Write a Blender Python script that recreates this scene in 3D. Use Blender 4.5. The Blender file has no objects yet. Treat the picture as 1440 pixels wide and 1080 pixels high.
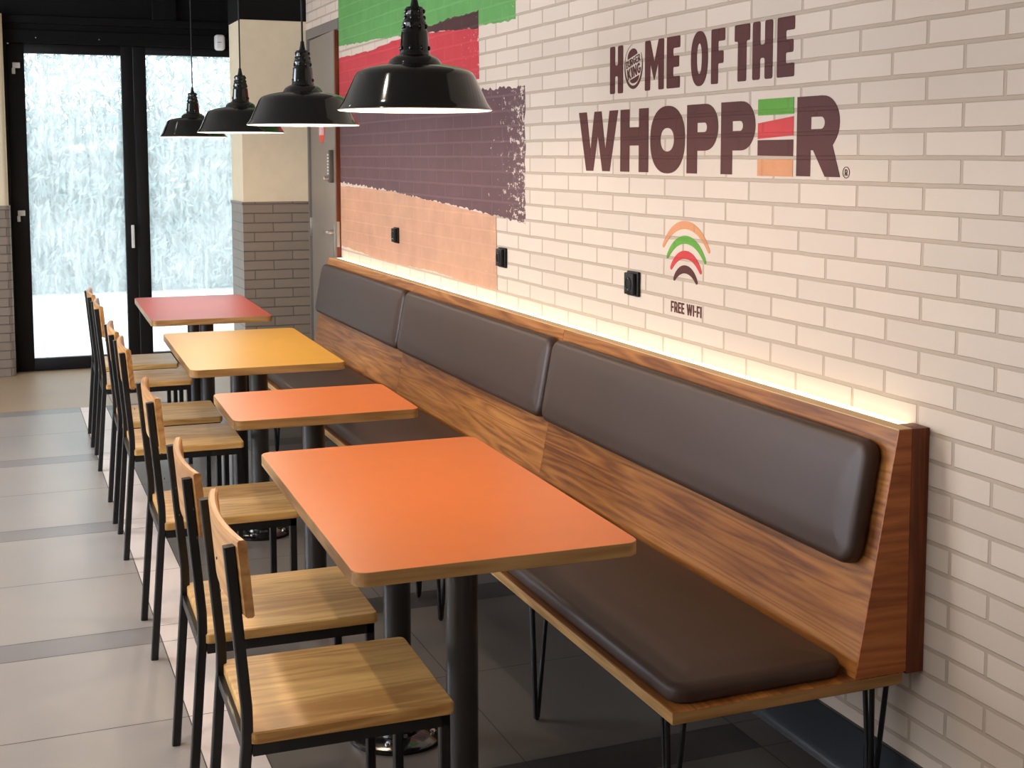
import bpy, bmesh, math, random
from mathutils import Vector, Matrix
random.seed(7)
S = bpy.context.scene
COL = S.collection
PI = math.pi

# ------------------------------------------------------------------ camera
cam_d = bpy.data.cameras.new('camera'); cam = bpy.data.objects.new('camera', cam_d); COL.objects.link(cam)
cam.location = (-1.9585, 0.0, 1.566)
cam.rotation_euler = (math.radians(90 - 5.3767), 0, math.radians(-22.160))
cam_d.sensor_width = 36; cam_d.lens = 46.4226; cam_d.shift_x = -0.018674; cam_d.shift_y = -0.101795
cam_d.clip_start = 0.05; cam_d.clip_end = 200
S.camera = cam

# ------------------------------------------------------------------ world, sun, daylight, exposure
w = bpy.data.worlds.new('sky'); S.world = w; w.use_nodes = True
bg = w.node_tree.nodes['Background']; bg.inputs[0].default_value = (0.92, 0.965, 1.0, 1); bg.inputs[1].default_value = 3.4
S.view_settings.view_transform = 'Standard'; S.view_settings.look = 'None'
S.view_settings.exposure = 0.0; S.view_settings.gamma = 1.0; S.view_settings.use_curve_mapping = False

def light(name, kind, loc, energy, color, parent=None, rot=(0, 0, 0), **kw):
    d = bpy.data.lights.new(name, kind); d.energy = energy; d.color = color
    for k, v in kw.items(): setattr(d, k, v)
    o = bpy.data.objects.new(name, d); COL.objects.link(o); o.location = loc; o.rotation_euler = rot
    if parent: o.parent = parent
    return o
# daylight entering through the shop windows in the left wall
light('window_daylight', 'AREA', (-4.95, 2.6, 1.5), 30, (0.90, 0.93, 1.0), rot=(0, -PI/2, 0), shape='RECTANGLE', size=2.3, size_y=2.9)
light('window_daylight', 'AREA', (-4.95, 6.2, 1.5), 230, (0.76, 0.86, 1.0), rot=(0, -PI/2, 0), shape='RECTANGLE', size=2.3, size_y=2.9)

# ------------------------------------------------------------------ node helpers
class NT:
    def __init__(s, name, emission=False):
        s.m = bpy.data.materials.new(name); s.m.use_nodes = True; s.t = s.m.node_tree
        s.b = s.t.nodes['Principled BSDF']; s.out = s.t.nodes['Material Output']
    def n(s, typ, **kw):
        o = s.t.nodes.new(typ)
        for k, v in kw.items(): setattr(o, k, v)
        return o
    def l(s, a, b): s.t.links.new(a, b)
    def set(s, sock, v):
        if hasattr(v, 'is_linked') or isinstance(v, bpy.types.NodeSocket): s.l(v, sock)
        else: sock.default_value = v
    def math(s, op, a, b=0.0, c=0.0, clamp=False):
        o = s.n('ShaderNodeMath', operation=op); o.use_clamp = clamp
        s.set(o.inputs[0], a); s.set(o.inputs[1], b); s.set(o.inputs[2], c)
        return o.outputs[0]
    def mix(s, f, a, b, mode='MIX'):
        o = s.n('ShaderNodeMix', data_type='RGBA', blend_type=mode)
        s.set(o.inputs[0], f); s.set(o.inputs[6], a); s.set(o.inputs[7], b)
        return o.outputs[2]
    def noise(s, vec, scale, detail=3, rough=0.5, dist=0.0):
        o = s.n('ShaderNodeTexNoise'); s.l(vec, o.inputs['Vector'])
        o.inputs['Scale'].default_value = scale; o.inputs['Detail'].default_value = detail
        o.inputs['Roughness'].default_value = rough; o.inputs['Distortion'].default_value = dist
        return o.outputs['Fac']
    def coord(s, scale=(1, 1, 1), kind='Object'):
        c = s.n('ShaderNodeTexCoord'); mp = s.n('ShaderNodeMapping'); s.l(c.outputs[kind], mp.inputs[0])
        mp.inputs['Scale'].default_value = scale
        return mp.outputs[0]
    def ramp(s, f, stops):
        o = s.n('ShaderNodeValToRGB'); s.l(f, o.inputs[0]); e = o.color_ramp.elements
        while len(e) < len(stops): e.new(0.5)
        for i, (p, c) in enumerate(stops): e[i].position = p; e[i].color = (*c, 1)
        return o.outputs[0]
    def bump(s, h, strength=0.3, dist=0.002):
        o = s.n('ShaderNodeBump'); o.inputs['Strength'].default_value = strength; o.inputs['Distance'].default_value = dist
        s.l(h, o.inputs['Height']); s.l(o.outputs[0], s.b.inputs['Normal']); return o

def rgb(r, g, b):
    f = lambda v: ((v/255)/12.92 if v/255 <= 0.04045 else (((v/255)+0.055)/1.055)**2.4)
    return (f(r), f(g), f(b))
def c4(c): return (*c, 1)

def plain(name, col, rough=0.5, metal=0.0, coat=0.0, var=0.06, bump=0.0, bscale=200, spec=0.35):
    k = NT(name); v = k.coord()
    n = k.noise(v, 14, 4)
    lo = tuple(c*(1-var) for c in col); hi = tuple(min(1, c*(1+var)) for c in col)
    k.l(k.ramp(n, [(0.3, lo), (0.7, hi)]), k.b.inputs['Base Color'])
    k.b.inputs['Roughness'].default_value = rough; k.b.inputs['Metallic'].default_value = metal
    k.b.inputs['Coat Weight'].default_value = coat
    k.b.inputs['Specular IOR Level'].default_value = spec
    if bump: k.bump(k.noise(v, bscale, 3), bump, 0.001)
    return k.m

def wood(name, dark, mid, light_, axis='y', rough=0.42, ring=9.0, planks=0.0, stretch=0.06):
    """grain runs along axis"""
    k = NT(name); sc = {'x': (stretch, 1, 1), 'y': (1, stretch, 1), 'z': (1, 1, stretch)}[axis]
    v = k.coord(sc); fine = k.coord(tuple(a*b for a, b in zip(sc, (1, 1, 1))))
    info = k.n('ShaderNodeObjectInfo')
    add = k.n('ShaderNodeVectorMath', operation='ADD'); k.l(v, add.inputs[0])
    cmb = k.n('ShaderNodeCombineXYZ'); k.set(cmb.inputs[0], k.math('MULTIPLY', info.outputs['Random'], 7.0)); k.set(cmb.inputs[1], k.math('MULTIPLY', info.outputs['Random'], 13.0)); k.set(cmb.inputs[2], k.math('MULTIPLY', info.outputs['Random'], 5.0))
    k.l(cmb.outputs[0], add.inputs[1]); vv = add.outputs[0]
    big = k.noise(vv, ring, 2, 0.45, 0.3)
    rings = k.math('FRACT', k.math('MULTIPLY', big, 9.0))
    saw = k.math('ABSOLUTE', k.math('SUBTRACT', rings, 0.5))
    fib = k.noise(vv, 90, 5, 0.65)
    big2 = k.noise(vv, ring*0.5, 3, 0.5)
    f = k.math('ADD', k.math('MULTIPLY', saw, 0.55), k.math('MULTIPLY', fib, 0.5))
    f = k.math('ADD', f, k.math('MULTIPLY', k.math('SUBTRACT', big2, 0.5), 0.9))
    col = k.ramp(f, [(0.18, dark), (0.48, mid), (0.8, light_)])
    if planks:
        # slats glued side by side: each strip its own tint
        c = k.n('ShaderNodeTexCoord'); sx = k.n('ShaderNodeSeparateXYZ'); k.l(c.outputs['Object'], sx.inputs[0])
        idx = k.math('FLOOR', k.math('DIVIDE', k.math('ADD', sx.outputs[1 if axis == 'x' else 0], 5.013), planks))
        wn = k.n('ShaderNodeTexWhiteNoise', noise_dimensions='2D'); cb = k.n('ShaderNodeCombineXYZ')
        k.l(idx, cb.inputs[0]); k.l(info.outputs['Random'], cb.inputs[1]); k.l(cb.outputs[0], wn.inputs['Vector'])
        col = k.mix(k.math('MULTIPLY', wn.outputs[0], 0.55), col, k.mix(1.0, col, c4((0.72, 0.66, 0.6)), 'MULTIPLY'))
    k.l(col, k.b.inputs['Base Color'])
    k.b.inputs['Roughness'].default_value = rough
    k.b.inputs['Specular IOR Level'].default_value = 0.28
    k.bump(fib, 0.12, 0.001)
    return k.m

def brick_nodes(k, uaxis='Y', uoff=0.0, voff=0.002, mortar=0.0060):
    c = k.n('ShaderNodeTexCoord'); s = k.n('ShaderNodeSeparateXYZ'); k.l(c.outputs['Object'], s.inputs[0])
    if uaxis == 'Y': u = s.outputs[1]
    elif uaxis == 'XY': u = k.math('ADD', s.outputs[0], s.outputs[1])
    else: u = s.outputs[0]
    cb = k.n('ShaderNodeCombineXYZ'); k.l(k.math('ADD', u, 5.0 + uoff), cb.inputs[0]); k.l(k.math('ADD', s.outputs[2], voff), cb.inputs[1])
    # slightly uneven laying
    nz = k.n('ShaderNodeTexNoise'); k.l(cb.outputs[0], nz.inputs['Vector']); nz.inputs['Scale'].default_value = 7; nz.inputs['Detail'].default_value = 3
    sb = k.n('ShaderNodeVectorMath', operation='SUBTRACT'); k.l(nz.outputs['Color'], sb.inputs[0]); sb.inputs[1].default_value = (0.5, 0.5, 0.5)
    sc = k.n('ShaderNodeVectorMath', operation='SCALE'); k.l(sb.outputs[0], sc.inputs[0]); sc.inputs['Scale'].default_value = 0.004
    ad = k.n('ShaderNodeVectorMath', operation='ADD'); k.l(cb.outputs[0], ad.inputs[0]); k.l(sc.outputs[0], ad.inputs[1])
    b = k.n('ShaderNodeTexBrick'); k.l(ad.outputs[0], b.inputs['Vector'])
    b.offset = 0.5; b.offset_frequency = 2; b.squash = 1.0
    b.inputs['Color1'].default_value = (0, 0, 0, 1); b.inputs['Color2'].default_value = (1, 1, 1, 1); b.inputs['Mortar'].default_value = (0.5, 0.5, 0.5, 1)
    b.inputs['Scale'].default_value = 1; b.inputs['Mortar Size'].default_value = mortar; b.inputs['Mortar Smooth'].default_value = 0.35
    b.inputs['Bias'].default_value = 0; b.inputs['Brick Width'].default_value = 0.25; b.inputs['Row Height'].default_value = 0.0625
    return b, cb.outputs[0]

def brickmat(name, brick, mortar, uaxis='Y', uoff=0.0, rough=0.7, strength=0.6, paint=None, msize=0.0060, dist=0.006):
    k = NT(name); b, uv = brick_nodes(k, uaxis, uoff, mortar=msize)
    grain = k.noise(uv, 120, 4, 0.6); blotch = k.noise(uv, 9, 3)
    colb = k.mix(b.outputs['Color'], c4(tuple(x*0.94 for x in brick)), c4(tuple(min(1, x*1.05) for x in brick)))
    colb = k.mix(k.math('MULTIPLY', blotch, 0.25), colb, c4(tuple(x*0.86 for x in brick)))
    col = k.mix(b.outputs['Fac'], colb, c4(mortar))
    k.l(col, k.b.inputs['Base Color']); k.b.inputs['Roughness'].default_value = rough
    h = k.math('ADD', k.math('MULTIPLY', k.math('SUBTRACT', 1.0, b.outputs['Fac']), 1.0), k.math('MULTIPLY', grain, 0.10))
    k.bump(h, strength, dist)
    return k.m

def paintmat(name, col, under, wear=0.0, edge=None, line=0.82, cool=None):
    """paint or vinyl lying on the brick relief; worn spots show the brick colour"""
    k = NT(name); b, uv = brick_nodes(k)
    c = k.n('ShaderNodeTexCoord'); s = k.n('ShaderNodeSeparateXYZ'); k.l(c.outputs['Object'], s.inputs[0])
    blotch = k.noise(uv, 6, 4, 0.6)
    base = k.ramp(blotch, [(0.3, tuple(x*0.9 for x in col)), (0.7, tuple(min(1, x*1.1) for x in col))])
    base = k.mix(k.math('MULTIPLY', b.outputs['Fac'], 1-line), base, c4(tuple(min(1, x*1.5+0.04) for x in col) if wear else tuple(x*0.55 for x in col)))
    if wear:
        mp = k.n('ShaderNodeMapping'); k.l(uv, mp.inputs[0]); mp.inputs['Scale'].default_value = (1.0, 1.5, 1)
        sp = k.noise(mp.outputs[0], 26, 6, 0.75)
        # wear grows towards the ragged near edge of the painted field (edge = its Y)
        d = k.math('SUBTRACT', 1.0, k.math('DIVIDE', k.math('SUBTRACT', s.outputs[1], edge), 0.95), clamp=True)
        d = k.math('POWER', d, 1.5, clamp=True)
        th = k.math('SUBTRACT', 0.745, k.math('MULTIPLY', d, wear))
        m = k.math('MULTIPLY', k.math('SUBTRACT', sp, th), 60.0, clamp=True)
        sp2 = k.noise(uv, 75, 3, 0.6)
        m2 = k.math('MULTIPLY', k.math('SUBTRACT', sp2, k.math('SUBTRACT', 0.79, k.math('MULTIPLY', d, 0.09))), 50.0, clamp=True)
        base = k.mix(k.math('MAXIMUM', m, m2), base, c4(under))
    k.l(base, k.b.inputs['Base Color']); k.b.inputs['Roughness'].default_value = 0.55
    k.b.inputs['Specular IOR Level'].default_value = 0.2
    k.bump(k.math('SUBTRACT', 1.0, b.outputs['Fac']), 0.35, 0.005)
    return k.m

M = {}
WB = rgb(200, 181, 163); WM = rgb(171, 151, 131)
M['brick_white'] = brickmat('white_brick', WB, WM, uoff=-0.195, rough=0.62, strength=0.55)
M['brick_brown'] = brickmat('brown_brick', rgb(128, 113, 99), rgb(94, 82, 71), uaxis='XY', rough=0.45, strength=0.8, msize=0.004)
M['cream'] = plain('cream_plaster', rgb(214, 196, 166), 0.8, var=0.03)
M['rail'] = plain('pale_rail', rgb(206, 172, 128), 0.6, var=0.03)
M['blackpaint'] = plain('black_paint', rgb(14, 12, 11), 0.6, spec=0.15)
M['blackframe'] = plain('black_frame', rgb(19, 17, 17), 0.5, spec=0.2)
M['darkpanel'] = plain('dark_panel', rgb(13, 12, 12), 0.5, spec=0.12)
M['ceiling'] = plain('ceiling_paint', rgb(150, 145, 138), 0.9)
M['plaster'] = plain('wall_plaster', rgb(205, 196, 184), 0.85)
M['steel'] = plain('black_steel', rgb(20, 18, 17), 0.42, coat=0.15)
M['polecoat'] = plain('black_powder_coat', rgb(44, 40, 38), 0.36, coat=0.3)
M['basecoat'] = plain('black_gloss_base', rgb(20, 18, 18), 0.16, coat=0.6)
M['chrome'] = plain('chrome', (0.8, 0.8, 0.8), 0.12, metal=1.0, var=0.01)
M['satin'] = plain('satin_metal', (0.62, 0.6, 0.57), 0.3, metal=1.0, var=0.02)
M['enamel'] = plain('black_green_enamel', rgb(7, 10, 8), 0.10, coat=0.5, var=0.02)
M['enamel_white'] = plain('white_enamel', rgb(245, 240, 230), 0.35, var=0.01)
M['blackplastic'] = plain('black_plastic', rgb(22, 20, 21), 0.5, spec=0.2)
M['whiteplastic'] = plain('white_plastic', rgb(215, 212, 208), 0.4)
M['rubber'] = plain('black_rubber', rgb(14, 14, 14), 0.6)
M['walnut_y'] = wood('walnut_along', rgb(108, 60, 25), rgb(158, 100, 47), rgb(184, 127, 68), 'y', ring=15, stretch=0.05)
M['walnut_x_lit'] = wood('walnut_across_lit', rgb(140, 76, 38), rgb(176, 102, 54), rgb(196, 124, 70), 'x', ring=12)  # bench end walnut, lightened in colour to stand in for light from the camera side
M['walnut_z'] = wood('walnut_upright', rgb(104, 52, 28), rgb(132, 68, 38), rgb(150, 84, 50), 'z', ring=16)
M['oak_edge'] = wood('oak_edge', rgb(138, 100, 58), rgb(172, 130, 80), rgb(196, 156, 104), 'x', rough=0.4, ring=14)
M['oak_edge_y'] = wood('oak_edge_long', rgb(150, 110, 64), rgb(180, 138, 86), rgb(202, 162, 108), 'y', rough=0.35, ring=14)
M['seatwood'] = wood('acacia_seat', rgb(176, 128, 72), rgb(212, 166, 100), rgb(228, 188, 122), 'x', rough=0.38, ring=10, planks=0.105, stretch=0.12)
M['backwood'] = wood('acacia_back', rgb(160, 108, 62), rgb(196, 144, 88), rgb(214, 168, 112), 'y', rough=0.34, ring=9)
M['mat_red'] = plain('red_laminate', rgb(188, 66, 40), 0.36, var=0.02)
M['mat_yellow'] = plain('yellow_laminate', rgb(214, 156, 42), 0.36, var=0.02)
M['mat_orange'] = plain('orange_laminate', rgb(202, 105, 39), 0.36, var=0.02)
M['vinyl'] = plain('brown_vinyl', rgb(62, 43, 34), 0.46, spec=0.36, bump=0.15, bscale=420, var=0.04)
M['doorleaf'] = plain('grey_brown_door', rgb(126, 114, 101), 0.5, var=0.02)
M['doorframe'] = plain('door_frame_paint', rgb(112, 103, 96), 0.5, var=0.02)
M['dooredge'] = wood('door_edge_wood', rgb(96, 46, 28), rgb(128, 66, 40), rgb(150, 84, 54), 'z')
M['lockgrey'] = plain('lock_grey', rgb(96, 90, 84), 0.4, metal=0.3)
M['sticker'] = plain('red_sticker', rgb(214, 70, 56), 0.4)
M['snow'] = plain('outdoor_snow', rgb(240, 240, 240), 0.8, var=0.02)
# floor tiles
def tilemat(name, col, rough=0.34):
    k = NT(name); v = k.coord(); n1 = k.noise(v, 1.6, 4, 0.55); n2 = k.noise(v, 60, 4, 0.7)
    f = k.math('ADD', k.math('MULTIPLY', n1, 0.7), k.math('MULTIPLY', n2, 0.3))
    k.l(k.ramp(f, [(0.3, tuple(x*0.93 for x in col)), (0.7, tuple(min(1, x*1.06) for x in col))]), k.b.inputs['Base Color'])
    k.set(k.b.inputs['Roughness'], k.math('ADD', rough-0.06, k.math('MULTIPLY', n2, 0.14)))
    return k.m
M['tile_light'] = tilemat('beige_grey_tile', rgb(156, 146, 138))
M['tile_band'] = tilemat('grey_band_tile', rgb(130, 122, 119))
M['tile_strip'] = tilemat('pale_strip_tile', rgb(228, 210, 198))
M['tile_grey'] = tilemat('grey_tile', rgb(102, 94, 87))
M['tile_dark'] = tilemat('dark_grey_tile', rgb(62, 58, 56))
M['entrance'] = tilemat('entrance_stone', rgb(160, 134, 106), 0.4)
M['grout'] = plain('grout', rgb(90, 82, 76), 0.8)
M['blacktile'] = plain('black_base_tile', rgb(44, 45, 48), 0.2, var=0.05)
# lettering and mural
DB = rgb(78, 35, 29)
M['v_dark'] = paintmat('dark_brown_vinyl', DB, WB)
M['v_green'] = paintmat('green_vinyl', rgb(90, 146, 50), WB)
M['v_red'] = paintmat('red_vinyl', rgb(190, 56, 56), WB)
M['v_tan'] = paintmat('tan_vinyl', rgb(196, 134, 92), WB)
M['p_green'] = paintmat('green_paint', rgb(92, 142, 78), WB, wear=0.14, edge=4.97)
M['p_red'] = paintmat('red_paint', rgb(182, 56, 62), WB, wear=0.16, edge=5.40)
M['p_brown'] = paintmat('brown_paint', rgb(92, 64, 66), WB, wear=0.22, edge=4.87, line=0.7)
M['p_wedge'] = paintmat('dark_paint', rgb(70, 44, 42), WB, wear=0.10, edge=5.40)
M['p_tan'] = paintmat('tan_paint', rgb(184, 138, 110), WB, wear=0.13, edge=5.18, line=0.9)
# LED diffuser and bulbs (give off light)
def emis(name, col, st):
    k = NT(name); e = k.n('ShaderNodeEmission'); e.inputs[0].default_value = c4(col); e.inputs[1].default_value = st
    v = k.coord(); k.l(k.ramp(k.noise(v, 3, 1), [(0.0, tuple(x*0.98 for x in col)), (1.0, col)]), e.inputs[0])
    k.l(e.outputs[0], k.out.inputs[0]); return k.m
LEDC = (1.0, 0.84, 0.56)
M['led'] = emis('led_diffuser', LEDC, 3.4)
M['bulb'] = emis('bulb_glass', (1.0, 0.86, 0.66), 25.0)
M['added_spot_glow'] = emis('added_spot_glass', (1.0, 0.9, 0.78), 12.0)  # glowing face of the unseen, added ceiling spots
# glass with a streaked whitish translucent film
k = NT('streaked_glass')
v = k.coord((6, 1, 0.7)); st = k.noise(v, 6, 6, 0.7, 0.4); blo = k.noise(k.coord(), 2.2, 4, 0.6)
f = k.math('ADD', k.math('MULTIPLY', st, 0.7), k.math('MULTIPLY', blo, 0.45))
fac = k.ramp(f, [(0.35, (0.05,)*3), (0.75, (0.32,)*3)])
tr = k.n('ShaderNodeBsdfTransparent'); tr.inputs[0].default_value = (0.95, 0.98, 0.98, 1)
tl = k.n('ShaderNodeBsdfTranslucent'); tl.inputs[0].default_value = (0.90, 0.95, 0.96, 1)
mx = k.n('ShaderNodeMixShader'); k.l(fac, mx.inputs[0]); k.l(tr.outputs[0], mx.inputs[1]); k.l(tl.outputs[0], mx.inputs[2])
gl = k.n('ShaderNodeBsdfGlossy'); gl.inputs['Roughness'].default_value = 0.05
mg = k.n('ShaderNodeMixShader'); mg.inputs[0].default_value = 0.015; k.l(mx.outputs[0], mg.inputs[1]); k.l(gl.outputs[0], mg.inputs[2])
k.l(mg.outputs[0], k.out.inputs[0]); M['glass'] = k.m
k = NT('clear_pane'); tr = k.n('ShaderNodeBsdfTransparent'); k.l(tr.outputs[0], k.out.inputs[0]); M['pane'] = k.m
k = NT('hedge_leaf'); v = k.coord()
k.l(k.ramp(k.noise(v, 5, 5, 0.7), [(0.3, rgb(84, 112, 110)), (0.55, rgb(122, 144, 145)), (0.75, rgb(168, 186, 190))]), k.b.inputs['Base Color'])
k.b.inputs['Roughness'].default_value = 0.6; M['leaf'] = k.m

# ------------------------------------------------------------------ mesh helpers
def link(name, me, mats, parent=None, loc=(0, 0, 0), rot=(0, 0, 0), smooth=False, kind=None, label=None):
    for m in (mats if isinstance(mats, (list, tuple)) else [mats]): me.materials.append(m)
    if smooth:
        for p in me.polygons: p.use_smooth = True
    o = bpy.data.objects.new(name, me); COL.objects.link(o); o.location = loc; o.rotation_euler = rot
    if parent: o.parent = parent
    if kind: o['kind'] = kind
    if label: o['label'] = label
    return o
def from_bm(bm, name):
    bmesh.ops.recalc_face_normals(bm, faces=bm.faces); me = bpy.data.meshes.new(name); bm.to_mesh(me); bm.free(); return me
def autosmooth(o, ang=35):
    me = o.data
    for p in me.polygons: p.use_smooth = True
    try: me.set_sharp_from_angle(angle=math.radians(ang))
    except Exception: pass
    return o
def bx(bm, lo, hi, bev=0.0, seg=2, mat=0):
    g = bmesh.ops.create_cube(bm, size=1.0)['verts']
    for v in g:
        v.co = Vector([(lo[i]+hi[i])/2 + v.co[i]*(hi[i]-lo[i]) for i in range(3)])
    faces = set(f for v in g for f in v.link_faces)
    if bev > 0:
        ed = set(e for f in faces for e in f.edges)
        r = bmesh.ops.bevel(bm, geom=list(ed), offset=bev, segments=seg, affect='EDGES', profile=0.5)
        faces = set(r['faces']) | set(f for f in faces if f.is_valid)
    for f in faces:
        if f.is_valid: f.material_index = mat
def box(name, lo, hi, mat, parent=None, bev=0.0, kind=None, label=None, **kw):
    bm = bmesh.new(); bx(bm, lo, hi, bev)
    o = link(name, from_bm(bm, name), mat, parent, kind=kind, label=label, **kw)
    return autosmooth(o) if bev else o
def lathe_bm(bm, prof, n=48, c=(0, 0, 0), axis='z'):
    rings = []
    for r, z in prof:
        if r <= 1e-6:
            p = (0, 0, z); rings.append([bm.verts.new(p)])
        else: rings.append([bm.verts.new((r*math.cos(2*PI*i/n), r*math.sin(2*PI*i/n), z)) for i in range(n)])
    new = [v for r_ in rings for v in r_]
    for a, b in zip(rings, rings[1:]):
        if len(a) == 1 and len(b) == 1: continue
        for i in range(n):
            j = (i+1) % n
            if len(a) == 1: bm.faces.new((a[0], b[i], b[j]))
            elif len(b) == 1: bm.faces.new((a[i], a[j], b[0]))
            else: bm.faces.new((a[i], a[j], b[j], b[i]))
    for v in new:
        x, y, z = v.co
        if axis == 'x': x, y, z = z, x, y
        if axis == 'y': x, y, z = x, z, y
        v.co = Vector((x+c[0], y+c[1], z+c[2]))
def lathe(name, prof, mat, parent=None, n=48, loc=(0, 0, 0), c=(0, 0, 0), axis='z', **kw):
    bm = bmesh.new(); lathe_bm(bm, prof, n, c, axis)
    return autosmooth(link(name, from_bm(bm, name), mat, parent, loc=loc, **kw), 40)
def cyl(name, r, z0, z1, mat, parent=None, n=32, c=(0, 0, 0), axis='z', **kw):
    b = min(0.0015, r*0.2)
    return lathe(name, [(0, z0), (r-b, z0), (r, z0+b), (r, z1-b), (r-b, z1), (0, z1)], mat, parent, n, c=c, axis=axis, **kw)
def tube_bm(bm, pts, w, d=None, round_=False, n=10, up=(0, 1, 0)):
    """sweep a square (w x d) or round (radius w) section along pts"""
    d = d or w; rings = []; up = Vector(up)
    P = [Vector(p) for p in pts]
    for i, p in enumerate(P):
        if i == 0: t = P[1]-P[0]
        elif i == len(P)-1: t = P[-1]-P[-2]
        else: t = (P[i+1]-p).normalized()+(p-P[i-1]).normalized()
        t.normalize(); a = up.cross(t)
        if a.length < 1e-4: a = Vector((1, 0, 0))
        a.normalize(); b = t.cross(a).normalized()
        k_ = 1.0
        if 0 < i < len(P)-1:
            cs = (P[i+1]-p).normalized().dot(t); k_ = 1/max(0.5, cs)
        if round_: sec = [(w*math.cos(2*PI*j/n), w*math.sin(2*PI*j/n)) for j in range(n)]
        else:
            h, g, c = w/2, d/2, min(w, d)*0.12
            sec = [(h-c, g), (h, g-c), (h, -g+c), (h-c, -g), (-h+c, -g), (-h, -g+c), (-h, g-c), (-h+c, g)]
        rings.append([bm.verts.new(p + a*(x*k_) + b*y) for x, y in sec])
    for r1, r2 in zip(rings, rings[1:]):
        m = len(r1)
        for j in range(m): bm.faces.new((r1[j], r1[(j+1) % m], r2[(j+1) % m], r2[j]))
    bm.faces.new(rings[0][::-1]); bm.faces.new(rings[-1])
def tube(name, pts, w, mat, parent=None, d=None, round_=False, n=10, up=(0, 1, 0), **kw):
    bm = bmesh.new(); tube_bm(bm, pts, w, d, round_, n, up)
    return autosmooth(link(name, from_bm(bm, name), mat, parent, **kw), 35)
def rrect(hx, hy, r, n=8):
    out = []
    for cx, cy, a0 in ((hx-r, hy-r, 0), (-hx+r, hy-r, PI/2), (-hx+r, -hy+r, PI), (hx-r, -hy+r, 3*PI/2)):
        for i in range(n+1):
            a = a0+PI/2*i/n; out.append((cx+r*math.cos(a), cy+r*math.sin(a)))
    return out
def cushion_bm(hx, hy, t, r, e, crown=0.006):
    """rounded slab in local xy, base at z=0, top at z=t, soft edges of radius e"""
    bm = bmesh.new(); lay = []
    e0 = min(e*0.45, t*0.3)
    for i in range(4):
        a = PI/2*i/3; lay.append((e0*(1-math.sin(a)), e0*(1-math.cos(a))))
    for i in range(0, 9):
        a = PI/2*i/8; lay.append((e*(1-math.cos(a))**1.0 * 1.0, t-crown-(e*0.8)*(1-math.sin(a))))
    for i in range(1, 9):
        s = i/8; lay.append((e+(min(hx, hy)-e-0.002)*s*0.92, t-crown+crown*math.sin(min(1, s*2.2)*PI/2)))
    rings = []
    for inset, z in lay:
        rr = max(r-inset, 0.004); x_, y_ = max(hx-inset, 0.006), max(hy-inset, 0.006); rr = min(rr, x_*0.95, y_*0.95)
        rings.append([bm.verts.new((x, y, z)) for x, y in rrect(x_, y_, rr, 8)])
    for a, b in zip(rings, rings[1:]):
        m = len(a)
        for j in range(m): bm.faces.new((a[j], a[(j+1) % m], b[(j+1) % m], b[j]))
    bm.faces.new(rings[0][::-1]); bm.faces.new(rings[-1])
    return bm
def empty(name, loc, label, cat, group=None, rz=0.0):
    o = bpy.data.objects.new(name, None); COL.objects.link(o); o.location = loc; o.rotation_euler = (0, 0, rz)
    o.empty_display_size = 0.1; o['label'] = label; o['category'] = cat
    if group: o['group'] = group
    return o
def tag(o, label, cat, group=None):
    o['label'] = label; o['category'] = cat
    if group: o['group'] = group
    return o
def kids(o): return [c for c in bpy.data.objects if c.parent == o]
def dup(root, loc, rz, label, parts=None):
    r = root.copy(); COL.objects.link(r); r.location = loc; r.rotation_euler = (0, 0, rz); r['label'] = label
    def rec(src, dst):
        for ch in kids(src):
            c = ch.copy(); COL.objects.link(c); c.parent = dst; rec(ch, c)
    rec(root, r); return r

# ------------------------------------------------------------------ 2D outlines -> thin plates on the brick wall (x = 0)
def flat_plate(loops, thick=0.0008):
    cu = bpy.data.curves.new('outline', 'CURVE'); cu.dimensions = '2D'; cu.fill_mode = 'BOTH'; cu.extrude = thick/2
    for lp in loops:
        sp = cu.splines.new('POLY'); sp.points.add(len(lp)-1)
        for p, (x, y) in zip(sp.points, lp): p.co = (x, y, 0, 1)
        sp.use_cyclic_u = True
    o = bpy.data.objects.new('outline', cu); COL.objects.link(o)
    me = bpy.data.meshes.new_from_object(o.evaluated_get(bpy.context.evaluated_depsgraph_get()))
    bpy.data.objects.remove(o); bpy.data.curves.remove(cu)
    return me
def wall_plate(name, loops, mat, parent, off=0.0008, thick=0.0008, x0=0.0, ydir=-1, label=None):
    """loops in wall coordinates (Y, Z)"""
    me = flat_plate([[(-y, z) for y, z in lp] for lp in loops], thick)
    for v in me.vertices:
        x, y, z = v.co; v.co = (x0-off-z, -x, y)
    bm = bmesh.new(); bm.from_mesh(me); bpy.data.meshes.remove(me)
    return link(name, from_bm(bm, name), mat, parent, label=label)
def rnd(poly, r, n=4):
    out = []; m = len(poly)
    for i in range(m):
        p0, p, p1 = (Vector(poly[i-1]), Vector(poly[i]), Vector(poly[(i+1) % m]))
        a, b = (p0-p), (p1-p); la, lb = a.length, b.length
        q = min(r, la*0.45, lb*0.45); a.normalize(); b.normalize(); s, e = p+a*q, p+b*q
        for j in range(n+1):
            t = j/n; out.append(tuple((1-t)**2*s + 2*t*(1-t)*p + t*t*e))
    return out
def ell(cx, cy, rx, ry, n=40, pw=1.0):
    return [(cx+rx*math.copysign(abs(math.cos(a))**pw, math.cos(a)), cy+ry*math.copysign(abs(math.sin(a))**pw, math.sin(a))) for a in [2*PI*i/n for i in range(n)]]
def dshape(x0, x1, y0, y1, n=16, k=1.12):
    """D form: flat left at x0, bowl reaching x1"""
    r = (y1-y0)/2; cy = (y0+y1)/2; rx = min(x1-x0, r*k)
    return [(x0, y1)] + [(x1-rx+rx*abs(math.sin(a))**0.92, cy+r*math.cos(a)) for a in [PI*i/n for i in range(n+1)]] + [(x0, y0)]
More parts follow.
